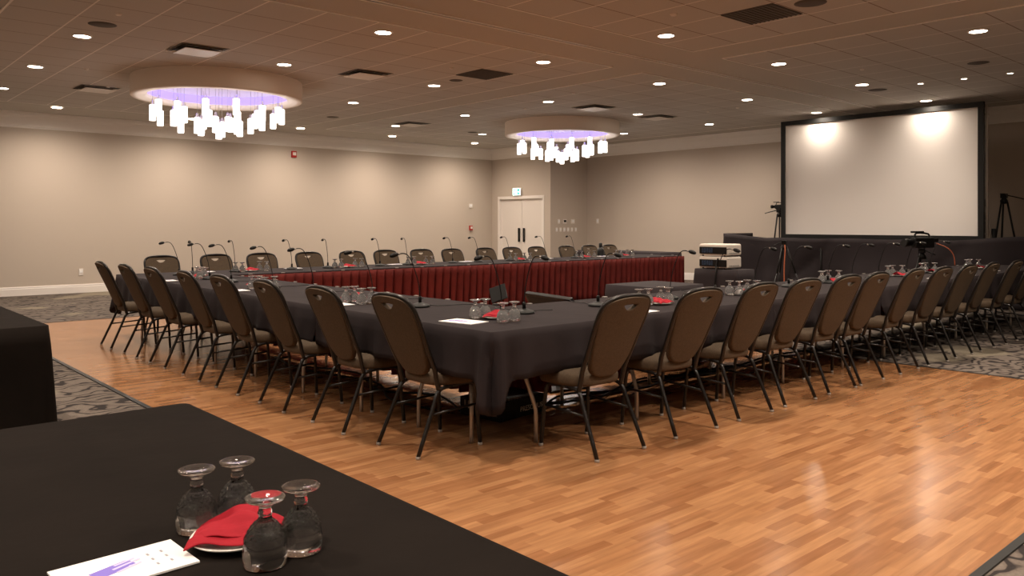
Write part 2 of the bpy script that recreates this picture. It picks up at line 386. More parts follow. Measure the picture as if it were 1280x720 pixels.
supply(3.67, 9.85, 'square white air diffuser directly in front of the left chandelier')
supply(6.03, 9.88, 'square air diffuser to the right of the left chandelier')
supply(10.85, 9.95, 'square air diffuser just above the far chandelier'); supply(3.55, 13.7, 'square air diffuser beyond the left edge of the left chandelier')
supply(9.75, 14.1, 'small far square air diffuser between the two chandeliers'); supply(12.75, 10.0, 'square air diffuser right of the far chandelier')
supply(9.55, 1.95 + .4, 'square air diffuser cut by the right edge of the photo')
ret(7.30, 8.78, 'dark square return grille between the two chandeliers'); ret(7.29, 4.41, 'large dark square return grille nearest the camera')
def puck(name, x, y, r, h, m, label, cat):
    o = MB().lathe([(0, -h), (r * .7, -h), (r, -.007), (r, 0)], 20).done(name, m, None, (x, y, CEIL)); tag(o, label, cat, 'small round ceiling fittings')
def P(u, v, z):
    d = 1011 * (H - z) / (v - 280); r = d * (u - 640) / 1011
    return d * math.cos(_A) + r * math.sin(_A), d * math.sin(_A) - r * math.cos(_A)
for u, v, r, lab in [(128, 30, .14, 'round speaker grille above the leftmost near downlights'), (570, 100, .10, 'faint round speaker grille by the dark return grille'), (1013, 3, .15, 'round speaker grille at the top edge by the large return grille'),
                     (1223, 78, .13, 'round speaker grille above the projection screen'), (1097, 112, .14, 'round grille just above the screen top left'), (591, 165, .12, 'dark round grille near the far ceiling corner'), (416, 146, .12, 'faint round speaker right of the left chandelier')]:
    x, y = P(u, v, CEIL); puck('ceiling_speaker', x, y, r, .016, M_grille, lab, 'speaker')
for u, v, r, lab in [(148, 16.5, .035, 'tiny white sprinkler cover at the top left'), (108, 85.5, .03, 'tiny white sprinkler cover left of the left chandelier'), (135, 108, .03, 'tiny bright sprinkler head by the left chandelier'), (564, 84, .03, 'tiny sprinkler cover above the speaker grille'),
                     (656, 135, .03, 'tiny sprinkler cover by the far chandelier'), (717, 116, .03, 'tiny sprinkler cover above the far chandelier'), (842, 17, .04, 'tiny sprinkler cover left of the large return grille'), (1078, 86, .035, 'tiny sprinkler cover above the screen'),
                     (885, 139, .035, 'tiny bright head right of the far chandelier'), (922, 134, .035, 'tiny bright head left of the screen')]:
    x, y = P(u, v, CEIL); puck('sprinkler_cover', x, y, r, .022, M_plug, lab, 'sprinkler')

def chandelier(x, y, label, seed):
    t = thing('drum_chandelier', label, 'chandelier', (x, y, 0))
    ro, ri_, zb = 1.2, .99, 3.2
    MB().lathe([(ro, CEIL - .004), (ro, zb + .015), (ro - .015, zb), (ri_ + .10, zb), (ri_ + .09, zb + .012), (ri_, zb + .012), (ri_, zb + .07)], 72).done('drum', M_drum, t)
    MB().lathe([(ri_, zb + .07), (ri_, zb + .19)], 72).done('led_band', M_led, t)
    MB().lathe([(ri_, zb + .19), (ri_ - .1, zb + .26), (0, zb + .27)], 72).done('cove_ceiling', M_cove, t)
    rnd = random.Random(seed); spots = []
    for k in range(14): a = k * 2 * PI / 14 + .1; spots.append((.90 * math.cos(a), .90 * math.sin(a), 2.93 + .03 * math.sin(k * 2.1)))
    for k in range(10): a = k * 2 * PI / 10 + .35; spots.append((.62 * math.cos(a), .62 * math.sin(a), 2.84 + .04 * math.sin(k * 1.7)))
    for k in range(6): a = k * 2 * PI / 6; spots.append((.32 * math.cos(a), .32 * math.sin(a), 2.76))
    spots.append((0, 0, 2.70))
    for (a, c, zt) in spots:
        zt += .145; sh = .225
        p = MB().lathe([(.0, zt - sh), (.041, zt - sh), (.045, zt - sh + .006), (.045, zt), (.018, zt + .004)], 14, (a, c, 0)).done('glass_shade', M_shade, t)
        MB().lathe([(.018, zt + .003), (.030, zt + .006), (.030, zt + .02), (.018, zt + .028), (.018, zt + .06), (.006, zt + .075), (0, zt + .075)], 12, (a, c, 0)).done('socket_cap', M_chrome, p)
        MB().tube([(a, c, zt + .07), (a, c, zb + .262)], .0022, 5).done('suspension_wire', M_steel, p)
    ld = bpy.data.lights.new('pendant_light', 'POINT'); ld.energy = 3.5; ld.color = (1, .88, .78); ld.shadow_soft_size = .35
    lo = bpy.data.objects.new('pendant_light', ld); COL.objects.link(lo); lo.parent = t; lo.location = (0, 0, 2.45)
    return t
chandelier(4.735, 11.85, 'large round drum chandelier with hanging glass tubes, nearer one at left', 1)
chandelier(12.07, 11.97, 'smaller-looking far drum chandelier in front of the double doors', 2)

# ------------------------------------------------------------------ wall fittings
def plate_on(name, p, axis, wd, ht, dp, m, label, cat, group=None, extra=None):
    """small box on a wall; axis 'y-' faces -Y, 'x-' faces -X"""
    b = MB()
    if axis == 'y-': b.box(-wd / 2, wd / 2, -dp, 0, -ht / 2, ht / 2, .003)
    else: b.box(-dp, 0, -wd / 2, wd / 2, -ht / 2, ht / 2, .003)
    o = b.done(name, m, None, p); tag(o, label, cat, group)
    if extra:
        e = MB(); k = .35
        if axis == 'y-': e.box(-wd * k, wd * k, -dp - .006, -dp + .001, -ht * .18, ht * .30, .002)
        else: e.box(-dp - .006, -dp + .001, -wd * k, wd * k, -ht * .18, ht * .30, .002)
        e.done(extra[0], extra[1], o)
    return o
plate_on('wall_outlet', (4.28, YW, .41), 'y-', .08, .13, .012, M_plug, 'white wall outlet above the baseboard left of the first chair', 'outlet', extra=('socket', M_paper))
plate_on('wall_outlet', (8.35, YW, .55), 'y-', .08, .13, .012, M_plug, 'white wall outlet behind the third far chair', 'outlet', extra=('socket', M_paper))
plate_on('strobe_alarm', (8.82, YW, 3.0), 'y-', .12, .15, .05, M_redp, 'red fire strobe alarm high on the left wall', 'alarm', extra=('strobe_lens', M_plug))
plate_on('pull_station', (14.15, YW, 1.25), 'y-', .10, .13, .05, M_redp, 'red fire pull station near the far corner', 'alarm', extra=('pull_bar', M_plug))
plate_on('thermostat', (14.15, YW, 1.87), 'y-', .11, .11, .03, M_plug, 'small white box on the wall above the red pull station', 'wall box', extra=('cover', M_paper))
for i, (x, wd) in enumerate([(15.24, .08), (15.47, .13), (15.78, .13)]):
    plate_on('wall_control', (x, YR, 1.43), 'y-', wd, .12, .02, M_plug, ['white switch, leftmost of the upper three beside the doors', 'white control panel with dark display beside the doors', 'white box, rightmost of the upper three beside the doors'][i], 'switch', extra=('display', M_blk if i == 1 else M_paper))
for i in range(6):
    plate_on('light_switch', (15.17 + i * .145, YR, 1.21), 'y-', .075, .11, .01, M_plug, 'white light switch, %s from left in the lower row by the doors' % ORD[i + 1], 'switch', 'row of six light switches', extra=('rocker', M_paper))
plate_on('light_switch', (XM, 14.85, 1.44), 'x-', .08, .13, .012, M_plug, 'white switch alone on the right-hand wall', 'switch', extra=('rocker', M_paper))
# exit sign
M_exg = mat('exit_green', (.0, .25, .18), .4, emit=(.0, .36, .26), estr=.7); M_exw = mat('exit_white', (.8, 1, .95), .4, emit=(.55, 1, .9), estr=1.6)
ex = thing('exit_sign', 'green running man exit sign above the white double doors', 'exit sign', (XW - .02, 16.5, 2.24))
MB().box(-.05, .02, -.17, .17, -.10, .11, .006).done('housing', M_plug, ex)
MB().box(-.056, -.0505, -.15, .15, -.085, .095).done('sign_face', M_exw, ex)
MB().box(-.060, -.0565, .03, .13, -.07, .08).box(-.060, -.0565, -.13, -.03, -.07, .08).done('pictogram', M_exg, ex)
fig = MB()                                                  # running figure and arrow, white on green
for q in ([(.075, .055), (.09, .055), (.09, .068), (.075, .068)],):
    fig.box(-.064, -.0605, .072, .088, .048, .066)
for a, c in (((.08, .045), (.072, .0)), ((.078, .04), (.055, .02)), ((.078, .04), (.10, .025)), ((.072, 0), (.052, -.03)), ((.072, 0), (.095, -.02)), ((.095, -.02), (.11, -.05)), ((.052, -.03), (.05, -.06))):
    fig.tube([(-.063, a[0], a[1]), (-.063, c[0], c[1])], .006, 6)
for a, c in (((-.05, .0), (-.11, .0)), ((-.11, 0), (-.085, .03)), ((-.11, 0), (-.085, -.03))): fig.tube([(-.063, a[0], a[1]), (-.063, c[0], c[1])], .006, 6)
fig.done('running_figure', M_exw, ex)

# ------------------------------------------------------------------ tablecloths, tables, skirts
def cloth(name, x0, x1, y0, y1, zt, drops, label, m, seed=0, wave=.012, corner=(1, 1, 1, 1), floor_len=False, rotz=None, pivot=None):
    """drops = (x- side, x+ side, y- side, y+ side); corner extra length factors at (x-,y-),(x+,y-),(x+,y+),(x-,y+)"""
    rnd = random.Random(seed); b = MB(); rc = .025
    loop = []            # (x, y, nx, ny, drop, cornerness)
    def side(ax, ay, bx, by, nx, ny, drop):
        L = math.hypot(bx - ax, by - ay); n = max(8, int(L / .02))
        for i in range(n + 1):
            t = i / n; s_ = min(t * L, (1 - t) * L); loop.append((ax + (bx - ax) * t, ay + (by - ay) * t, nx, ny, drop, max(0, 1 - s_ / .16), L * t, *((ax - bx, ay - by) if t < .5 else (bx - ax, by - ay)), L))
    def arc(cx, cy_, a0, d0, d1, cf):
        for i in range(1, 12):
            a = a0 + i * PI / 24; t = i / 12; loop.append((cx + rc * math.cos(a), cy_ + rc * math.sin(a), math.cos(a), math.sin(a), d0 * (1 - t) + d1 * t, 1 + 0 * cf, 0, 0, 0, 1))
    dx0, dx1, dy0, dy1 = drops
    side(x0 + rc, y0, x1 - rc, y0, 0, -1, dy0); arc(x1 - rc, y0 + rc, -PI / 2, dy0, dx1, corner[1])
    side(x1, y0 + rc, x1, y1 - rc, 1, 0, dx1); arc(x1 - rc, y1 - rc, 0, dx1, dy1, corner[2])
    side(x1 - rc, y1, x0 + rc, y1, 0, 1, dy1); arc(x0 + rc, y1 - rc, PI / 2, dy1, dx0, corner[3])
    side(x0, y1 - rc, x0, y0 + rc, -1, 0, dx0); arc(x0 + rc, y0 + rc, PI, dx0, dy0, corner[0])
    n = len(loop); NR = 9; ph = [rnd.uniform(0, 6.28) for _ in range(4)]
    def cfac(x, y): return corner[(0 if y < (y0 + y1) / 2 else 3) if x < (x0 + x1) / 2 else (1 if y < (y0 + y1) / 2 else 2)]
    def fn(i, j):
        x, y, nx, ny, dr, cn, s_, tx_, ty_, L_ = loop[i]; t = j / (NR - 1); s_ = i * .02; qd = (1 - cn) * .16; cf = cfac(x, y)
        ex_ = (cf - 1) * ((.18 + .82 * (1 - qd / .10)) if qd < .10 else max(0, .18 * (1 - (qd - .10) / .03)))
        hem = dr * (1 + ex_) + .006 * math.sin(s_ * 4 + ph[0]) * (dr > .1)
        if floor_len: hem = min(hem, zt - .012)
        wv = (math.sin(s_ * 17 + ph[1]) + .7 * math.sin(s_ * 29 + ph[2]) + .5 * math.sin(s_ * 7 + ph[3]) + 1.1 * (1 - abs(math.sin(s_ * 1.9 + ph[0]))) ** 6) * wave * t * (dr > .1)
        cr = (cf > 1.3) * t * (.060 * math.exp(-((qd - .038) / .026) ** 2) - .105 * math.exp(-(qd / .012) ** 2) - .012 * math.exp(-((qd - .115) / .02) ** 2))
        off = .004 + .010 * min(1, t * 6) + max(-.014 * t, wv) + cr + .02 * t * (dr > .1)
        if dr < .1: off = .001 + .002 * t
        if cf > 1.3:
            kk = .036 * t * math.exp(-((qd - .040) / .030) ** 2) / L_; x += tx_ * kk; y += ty_ * kk
        return (x + nx * off, y + ny * off, zt - (.0 if j == 0 else .006) - hem * t ** 1.0 if j else zt)
    V = b.grid(n, NR, fn, wrap=True)
    inner = []
    for i in range(n):
        x, y, nx, ny, *_ = loop[i]; inner.append(b.b.verts.new((x - nx * .006, y - ny * .006, zt + .0015)))
    for i in range(n):
        f = b.b.faces.new([inner[i], inner[(i + 1) % n], V[(i + 1) % n][0], V[i][0]]); f.smooth = True
    b.b.faces.new(inner)
    o = b.done(name, m); tag(o, label, 'tablecloth')
    sd = o.modifiers.new('thick', 'SOLIDIFY'); sd.thickness = .002; sd.offset = -1
    return o
def folding_table(x0, x1, y0, y1, label, legs=None, zt=.75, legm=None):
    t = thing('folding_table', label, 'table', ((x0 + x1) / 2, (y0 + y1) / 2, 0), 0, 'folding tables under the black cloths')
    hx, hy = (x1 - x0) / 2 - .012, (y1 - y0) / 2 - .012
    MB().box(-hx, hx, -hy, hy, zt - .032, zt - .008, .003).done('tabletop', M_grille, t)
    long_x = hx > hy
    if legs is None:
        legs = []
        for s1 in (-1, 1):
            for s2 in (-1, 1):
                legs.append((s1 * (hx - .42), s2 * (hy - .14), 0, s2) if long_x else (s1 * (hx - .14), s2 * (hy - .42), s1, 0))
    for lx, ly, bx, by in legs:
        k = .09
        MB().tube([(lx - bx * k, ly - by * k, zt - .03), (lx - bx * k, ly - by * k, .50), (lx - bx * k * .8, ly - by * k * .8, .43), (lx - bx * .01, ly - by * .01, .24), (lx, ly, .17), (lx, ly, 0)], .0135, 8, smooth=3).done('leg', M_steel, t)
    return t
ZT = .752
XA, XB = 2.92, 3.92; YA, YB = 3.45, 4.48; FY0, FY1 = 9.45, 10.45; FX1, RX1 = 12.79, 13.4
DR = .27
# left wing
ysplit = [YA, 5.45, 7.45, FY0 + .0]
folding_table(XA, XB, YA, 4.62, 'folding table with bent steel legs under the near corner', legs=[(.03, -.385, .6, -.8), (-.28, -.135, -.6, -.8), (.28, .35, .7, .7), (-.3, .4, -1, 0)])
folding_table(XA, XB, 4.65, 6.4, 'folding table under the left wing, first after the corner table')
folding_table(XA, XB, 6.43, 8.2, 'folding table under the left wing, second after the corner table')
folding_table(XA, XB, 8.23, 10.4, 'folding table under the left wing, at its far end')
cloth('tablecloth', XA, XB, YA, 5.45, ZT + .0012, (DR, .05, DR, .004), 'dark tablecloth on the near corner of the table square, corner hanging in a point', M_cloth, 3, corner=(1.75, 1, 1, 1))
cloth('tablecloth', XA, XB, 5.452, 7.45, ZT, (DR, .05, .004, .004), 'dark tablecloth on the left wing behind the chairs nearest the corner', M_cloth, 4)
cloth('tablecloth', XA, XB, 7.452, FY0 - .002, ZT, (DR + .02, .05, .004, .004), 'dark tablecloth on the far part of the left wing', M_cloth, 5)
cloth('tablecloth', XA, 5.4, FY0, FY1, ZT, (DR + .03, .004, .05, DR), 'dark tablecloth at the far left corner of the table square', M_cloth, 6, corner=(1, 1, 1, 1.6))
# far wing
fxs = [5.402, 7.87, 10.33, FX1]
for i in range(3):
    cloth('tablecloth', fxs[i], fxs[i + 1] - .002, FY0, FY1, ZT, (.004, .004 if i < 2 else .06, .05, DR), 'dark tablecloth on the far wing above the red skirt, %s from the left' % ORD[i + 2], M_cloth, 10 + i)
for i in range(4):
    folding_table(4.0 + i * 2.2, 4.0 + i * 2.2 + 2.15, FY0 + .03, FY1, 'folding table under the far wing, %s from the left' % ORD[i + 1])
# right wing
rxs = [XB + .002, 5.85, 7.8, 9.7, 11.6, RX1]
for i in range(5):
    cloth('tablecloth', rxs[i], rxs[i + 1] - .002, YA, YB, ZT, (.004, .004 if i < 4 else DR, DR + [0, .04, 0, .03, .02][i], .05), 'dark tablecloth on the right wing, %s from the near corner' % ORD[i + 1], M_cloth, 20 + i, wave=.015)
    folding_table(rxs[i] + .01, rxs[i + 1] - .01, YA, YB, 'folding table under the right wing, %s from the near corner' % ORD[i + 1])

def skirt(p0, p1, nrm, label, seed, z0=.055, zt=.742, ragged=.03):
    rnd = random.Random(seed); b = MB(); d = Vector((p1[0] - p0[0], p1[1] - p0[1], 0)); L = d.length; d.normalize(); nv = Vector((*nrm, 0))
    pts = []; s = 0; NR = 7
    while s < L:                                          # knife pleats: flat panel, deep recess that opens towards the hem
        wd = rnd.uniform(.115, .155); a = rnd.uniform(.8, 1.2); g0, g1 = rnd.uniform(.10, .16), rnd.uniform(.40, .56); sk = rnd.uniform(-.12, .12)
        for q in range(8): pts.append((s, wd, q, a, g0, g1, sk))
        s += wd
    hem = [z0 + ragged * (.5 + .5 * math.sin(k * .13 + seed)) for k in range(len(pts))]
    def fn(i, j):
        s_, wd, q, a, g0, g1, sk = pts[i]; t = j / (NR - 1); g = g0 + (g1 - g0) * t; dp = (.034 + .070 * t) * a
        u, o = [(0, .002), (.25 * (1 - g), .010), (.75 * (1 - g), .010), (1 - g, .002), (1 - g + .10 * g, -.5 * dp), (1 - g + .35 * g, -dp), (1 - g + .65 * g, -dp), (1 - .10 * g, -.5 * dp)][q]
        p = Vector((p0[0], p0[1], 0)) + d * min(L, s_ + (u + sk * t) * wd) + nv * (.030 + o)
        p.z = zt - (zt - hem[i]) * t; return p
    b.grid(len(pts), NR, fn)
    o = b.done('table_skirt', M_red); tag(o, label, 'table skirt')
    sd = o.modifiers.new('thick', 'SOLIDIFY'); sd.thickness = .002
    n = int(L / .42)
    for k in range(n):
        c = Vector((p0[0], p0[1], 0)) + d * ((k + .5) * L / n) + nv * .006
        q = MB(); ang = math.atan2(d.y, d.x)
        q.box(-.022, .022, -.014, .010, .7505, .7575, .002, Matrix.Translation((c.x, c.y, 0)) @ Matrix.Rotation(ang, 4, 'Z'))
        q.done('skirt_clip', M_glide, o)
    return o
skirt((XB + .02, FY0 - .025), (FX1, FY0 - .025), (0, -1), 'pleated burgundy skirt along the far wing, facing the camera', 1)
skirt((XB + .02, FY0 - .06), (XB + .02, YB + .06), (1, 0), 'pleated burgundy skirt on the inner side of the left wing', 2)
skirt((XB + .06, YB + .025), (RX1, YB + .025), (0, 1), 'pleated burgundy skirt on the inner side of the right wing', 3, ragged=.06)
skirt((FX1 + .02, FY0 - .02), (FX1 + .02, FY1), (1, 0), 'short burgundy skirt on the right end of the far wing', 4)

# foreground tables
FT = [(.10, 1.0, .15, 2.79)]
fgt = thing('banquet_table', 'long table under dark floor-length cloth in the foreground', 'table', (.55, 1.47, 0))
MB().box(-.43, .43, -1.30, 1.30, .715, .742).done('tabletop', M_grille, fgt)
for sx in (-1, 1):
    for sy in (-1, 1): MB().tube([(sx * .34, sy * 1.0, .72), (sx * .34, sy * 1.0, 0)], .014, 8).done('leg', M_steel, fgt)
cloth('tablecloth', .10, 1.0, .15, 2.79, ZT, (.74, .74, .74, .74), 'smooth black tablecloth on the foreground table holding the red napkin', M_fgcloth, 31, floor_len=True, wave=.02)
lt = thing('banquet_table', 'table under black floor-length cloth at the left edge', 'table', (.70, 6.4, 0))
MB().box(-.42, .42, -.90, .90, .715, .742).done('tabletop', M_grille, lt)
for sx in (-1, 1):
    for sy in (-1, 1): MB().tube([(sx * .34, sy * .75, .72), (sx * .34, sy * .75, 0)], .014, 8).done('leg', M_steel, lt)
cloth('tablecloth', .25, 1.15, 5.46, 7.32, ZT, (.74, .74, .74, .74), 'black floor-length tablecloth on the table at the left edge', M_fgcloth, 33, floor_len=True, wave=.02)

# ------------------------------------------------------------------ chairs
def make_chair(label):
    t = thing('banquet_chair', label, 'chair', (0, 0, 0))
    # seat cushion: superellipse loft
    def ring(sc, z, dy=0):
        out = []
        for k in range(36):
            a = 2 * PI * k / 36; c, s_ = math.cos(a), math.sin(a)
            xx = math.copysign(abs(c) ** .5, c); yy = math.copysign(abs(s_) ** .55, s_)
            hw = (.222 - .022 * (1 - (yy + 1) / 2)) * sc
            out.append((xx * hw, .335 + yy * .198 * sc + dy, z))
        return out
    b = MB(); prof = [(.90, .392), (.97, .396), (1, .412), (1.005, .435), (.985, .455), (.93, .468), (.75, .478), (.45, .483), (.15, .484)]
    RR = [[b.b.verts.new(p) for p in ring(*q)] for q in prof]
    for i in range(len(RR) - 1):
        for k in range(36):
            f = b.b.faces.new([RR[i][k], RR[i][(k + 1) % 36], RR[i + 1][(k + 1) % 36], RR[i + 1][k]]); f.smooth = True
    b.b.faces.new(RR[0][::-1]); f = b.b.faces.new(RR[-1]); f.smooth = True
    b.done('seat', M_seat, t)
    # back
    def ylean(z): # profile of the back in depth
        return .155 - .43 * (z - .40) + .10 * max(0, .56 - z) ** 1.0 * .6 - .10 * (z - .66) ** 2 + .03 * 0
    half = [(.0, .452), (.045, .454), (.088, .465), (.122, .490), (.146, .53), (.166, .60), (.182, .70), (.194, .78), (.198, .83), (.191, .87), (.162, .902), (.10, .918), (.045, .924), (0, .925)]
    HP, _ = spline([Vector((a, c, 0)) for a, c in half], 3, None)
    outer = [(p.x, p.y) for p in HP] + [(-p.x, p.y) for p in HP[-2:0:-1]]
    hole = [(-.070, .890), (-.060, .875), (-.036, .856), (-.016, .848), (.016, .848), (.036, .856), (.060, .875), (.070, .890), (.03, .895), (-.03, .895)]
    bm = shape2d(outer, [hole], .012, .007, cuts=[.48 + .02 * q for q in range(22)])
    for q in range(-8, 9): bmesh.ops.bisect_plane(bm, geom=bm.verts[:] + bm.edges[:] + bm.faces[:], plane_co=(q * .02, 0, 0), plane_no=(1, 0, 0))
    for v in bm.verts:
        x, z, y = v.co.x, v.co.y, v.co.z
        bulge = .006 * (1 - (x / .19) ** 2)
        v.co = Vector((x, ylean(z) + y * (1.0) - bulge * .5 + .02 * (x / .19) ** 2, z))
    for f in bm.faces: f.smooth = True
    k = MB(); k.b.free(); k.b = bm; bo = k.done('backrest', M_seat, t); bo.data.set_sharp_from_angle(angle=R(50))
    hz = MB(); pts = [Vector((a, ylean(c) - .003, c)) for a, c in hole]
    hz.tube(pts + [pts[0]], .0045, 6).done('handle_rim', M_frame, t)
    # back frame: one bent tube, post - arch - post
    fh = [(.186, .372, .165), (.186, .43, .148), (.190, .50, None), (.197, .60, None), (.206, .72, None), (.212, .80, None), (.208, .865, None), (.182, .910, None), (.12, .930, None), (.05, .937, None)]
    L = [Vector((a, (yy if yy is not None else ylean(c) + .018), c)) for a, c, yy in fh]
    pts = L + [Vector((-p.x, p.y, p.z)) for p in reversed(L)]
    MB().tube(pts, .0145, 8, smooth=3).done('back_frame', M_frame, t)
    for s_ in (-1, 1):
        fl = MB().tube([(s_ * .205, .465, .012), (s_ * .196, .45, .20), (s_ * .19, .437, .34), (s_ * .188, .415, .382), (s_ * .187, .37, .392), (s_ * .186, .26, .388)], .0125, 8, smooth=3).done('leg', M_frame, t)
        rl = MB().tube([(s_ * .186, .26, .388), (s_ * .186, .19, .380), (s_ * .188, .150, .352), (s_ * .194, .115, .27), (s_ * .210, 0, .012)], .0125, 8, smooth=3).done('leg', M_frame, t)
        MB().lathe([(0, 0), (.013, 0), (.0145, .004), (.0145, .014), (.012, .017)], 10, (s_ * .205, .465, 0)).done('foot_cap', M_glide, fl)
        MB().lathe([(0, 0), (.013, 0), (.0145, .004), (.0145, .014), (.012, .017)], 10, (s_ * .210, 0, 0)).done('foot_cap', M_glide, rl)
        MB().tube([(s_ * .192, .098, .235), (s_ * .194, .445, .255)], .008, 6).done('stretcher', M_frame, t)
    MB().tube([(-.187, .30, .383), (.187, .30, .383)], .009, 6).done('seat_rail', M_frame, t)
    return t
GR = {'L': 'banquet chairs along the left wing', 'R': 'banquet chairs along the right wing', 'F': 'banquet chairs along the far wing'}
ly = [4.04, 4.81, 5.62, 6.41, 7.16, 8.0, 8.78, 9.59]
rx = [3.628, 4.37, 5.07, 5.69, 6.355, 6.89, 7.65, 8.31, 8.98, 9.66, 10.44, 11.15]
fx = [3.577, 4.288, 4.935, 5.661, 6.382, 6.984, 7.674, 8.297, 9.033, 9.649, 10.262, 11.05, 11.687, 12.276]
rnd = random.Random(7)
c0 = make_chair('brown banquet chair on the left wing, nearest the table corner'); c0['group'] = GR['L']
FZ = .006
def fz(x, y): return FZ if DX0 < x < DX1 and DY0 < y < DY1 else 0
c0.location = (2.69, ly[0], FZ); c0.rotation_euler.z = R(-90)
for i, y in enumerate(ly[1:]):
    x = 2.65 - .012 * i
    dup(c0, (x, y, FZ), R(-90 + rnd.uniform(-2, 2)), 'brown banquet chair on the left wing, %s from the near table corner' % ORD[i + 2], GR['L'])
for i, x in enumerate(rx):
    dup(c0, (x, 3.11, fz(x, 3.2)), R(rnd.uniform(-2.5, 2.5)), 'brown banquet chair on the right wing, %s from the near table corner' % ORD[i + 1], GR['R'])
for i, x in enumerate(fx):
    dup(c0, (x, 10.80, fz(x, 10.8)), R(180 + rnd.uniform(-3, 3)), 'brown banquet chair behind the far wing, %s from the left' % ORD[i + 1], GR['F'])

# ------------------------------------------------------------------ gooseneck microphones
TOP = ZT + .0035
def make_mic(label):
    t = thing('gooseneck_microphone', label, 'microphone')
    b = MB(); b.lathe([(0, .002), (.072, .002), (.074, .008), (.066, .018), (.03, .030), (.017, .034), (0, .034)], 24).done('base', M_darkg, t)
    MB().lathe([(0, .032), (.012, .032), (.012, .072), (.008, .078), (0, .078)], 12).done('neck_socket', M_blk, t)
    g = MB().tube([(0, 0, .07), (0, -.012, .17), (0, -.045, .28), (0, -.085, .365), (0, -.125, .392), (0, -.175, .388)], .0038, 6, smooth=4).done('gooseneck', M_blk, t)
    MB().tube([(0, -.172, .388), (0, -.182, .387), (0, -.20, .383), (0, -.222, .377), (0, -.234, .372)], [.007, .014, .017, .015, .007], 10).done('foam_tip', M_blk, t)
    MB().tube([(0, -.158, .3885), (0, -.172, .388)], .0075, 10).done('tip_ring', M_steel, t)
    MB().tube([(0, .07, .010), (.01, .11, .006), (.05, .20, .006), (.03, .30, .006), (.08, .40, .006)], .003, 5, smooth=4).done('cable', M_blk, t)
    return t
m0 = make_mic('black gooseneck microphone on the left wing, nearest the corner')
MG = 'gooseneck microphones around the table square'
m0.location = (3.56, 4.10, TOP); m0.rotation_euler.z = R(-90); m0['group'] = MG
for i, y in enumerate([4.846, 5.487, 6.455, 7.26, 8.235, 8.817, 9.75]):
    dup(m0, (3.42, y, TOP), R(-90 + rnd.uniform(-12, 12)), 'black gooseneck microphone on the left wing, %s from the near corner' % ORD[i + 2], MG)
for i, x in enumerate([3.70, 4.44, 5.30, 5.93, 6.55, 7.15, 7.92, 8.44, 9.08, 9.82, 10.5]):
    dup(m0, (x, 4.03, TOP), R(rnd.uniform(-10, 10)), 'black gooseneck microphone on the right wing, %s from the near corner' % ORD[i + 1], MG)
for i, x in enumerate([3.662, 4.195, 4.971, 5.504, 6.34, 6.812, 7.661, 8.175, 8.839, 9.664, 10.375]):
    q = dup(m0, (x, 9.98, TOP), R(180 + rnd.uniform(-12, 12)), 'black gooseneck microphone on the far wing, %s from the left' % ORD[i + 1], MG)

# ------------------------------------------------------------------ place settings
GOB = [(.0352, 0), (.0370, .0008), (.0384, .010), (.0390, .022), (.0382, .036), (.0352, .050), (.0305, .060), (.0242, .069), (.0175, .0765), (.0128, .081), (.0112, .0855), (.0125, .090), (.0132, .093), (.0112, .097), (.0108, .101), (.0125, .105), (.023, .1105), (.0335, .115), (.0352, .118), (.0345, .1205), (.030, .1215), (.012, .1180), (0, .1170)]
GIN = [(0, .0680), (.009, .0672), (.0165, .0640), (.0235, .0580), (.0300, .0490), (.0352, .0360), (.0370, .0220), (.0364, .010), (.0352, 0)]
def make_goblet(label, m, seg):
    o = MB().lathe(GOB + GIN, seg).done('goblet', m); return tag(o, label, 'goblet')
def fg_goblet():
    o = make_goblet('', M_glass_d, 108); b = bmesh.new(); b.from_mesh(o.data)
    prof = []                       # finer rows where the moulded dimples are
    ed = [e for e in b.edges if abs(e.verts[0].co.z - e.verts[1].co.z) > .004 and min(e.verts[0].co.z, e.verts[1].co.z) > .038 and max(e.verts[0].co.z, e.verts[1].co.z) < .08]
    bmesh.ops.subdivide_edges(b, edges=ed, cuts=8, use_grid_fill=True)
    for v in b.verts:
        rr = math.hypot(v.co.x, v.co.y); z = v.co.z
        ro_ = next((a0[0] + (a1[0] - a0[0]) * (z - a0[1]) / (a1[1] - a0[1]) for a0, a1 in zip(GOB[2:9], GOB[3:9]) if a0[1] <= z <= a1[1]), 9)
        if .038 < z < .0765 and rr > ro_ - .0011:
            a = math.atan2(v.co.y, v.co.x); row = (z - .040) / .0062
            d = math.cos(18 * a + PI * math.floor(row)) * math.sin(PI * (row % 1))
            k = 1 + .0017 * max(0, d) / rr; v.co.x *= k; v.co.y *= k
    b.to_mesh(o.data); b.free(); return o
g_fg = fg_goblet(); g_far = make_goblet('', M_glass, 20)
def napkin_mesh(n=18, w=.062):
    b = MB(); 
    def fn(i, j):
        u, v = i / (n - 1) * 2 - 1, j / (n - 1) * 2 - 1
        x = u * w * 1.18; y = v * w
        z = .020 + .010 * math.exp(-((u + .1) ** 2 + (v - .2) ** 2) * 2) + .004 * math.sin(u * 5 + v * 2) + .003 * math.sin(v * 8)
        z -= .010 * max(0, abs(u) - .75) * 3 * (1 if v > 0 else .4)
        z += .012 * max(0, v) * (1 - abs(u)) 
        return (x + .012 * v * v * (1 if u > 0 else -.4), y - .014 * u * u, z)
    b.grid(n, n, fn)
    def f2(i, j):
        u, v = i / (n - 1) * 2 - 1, j / (n - 1) * 2 - 1
        p = fn(i, j); return (p[0] * .94 + .006, p[1] * .92 + .006 * (1 - v), p[2] + .0055 + .003 * math.cos(u * 2) )
    b.grid(n, n, f2)
    return b
g_nap = napkin_mesh().done('folded_napkin', M_napkin); sd = g_nap.modifiers.new('thick', 'SOLIDIFY'); sd.thickness = .004; sd.offset = 0; tag(g_nap, '', 'napkin')
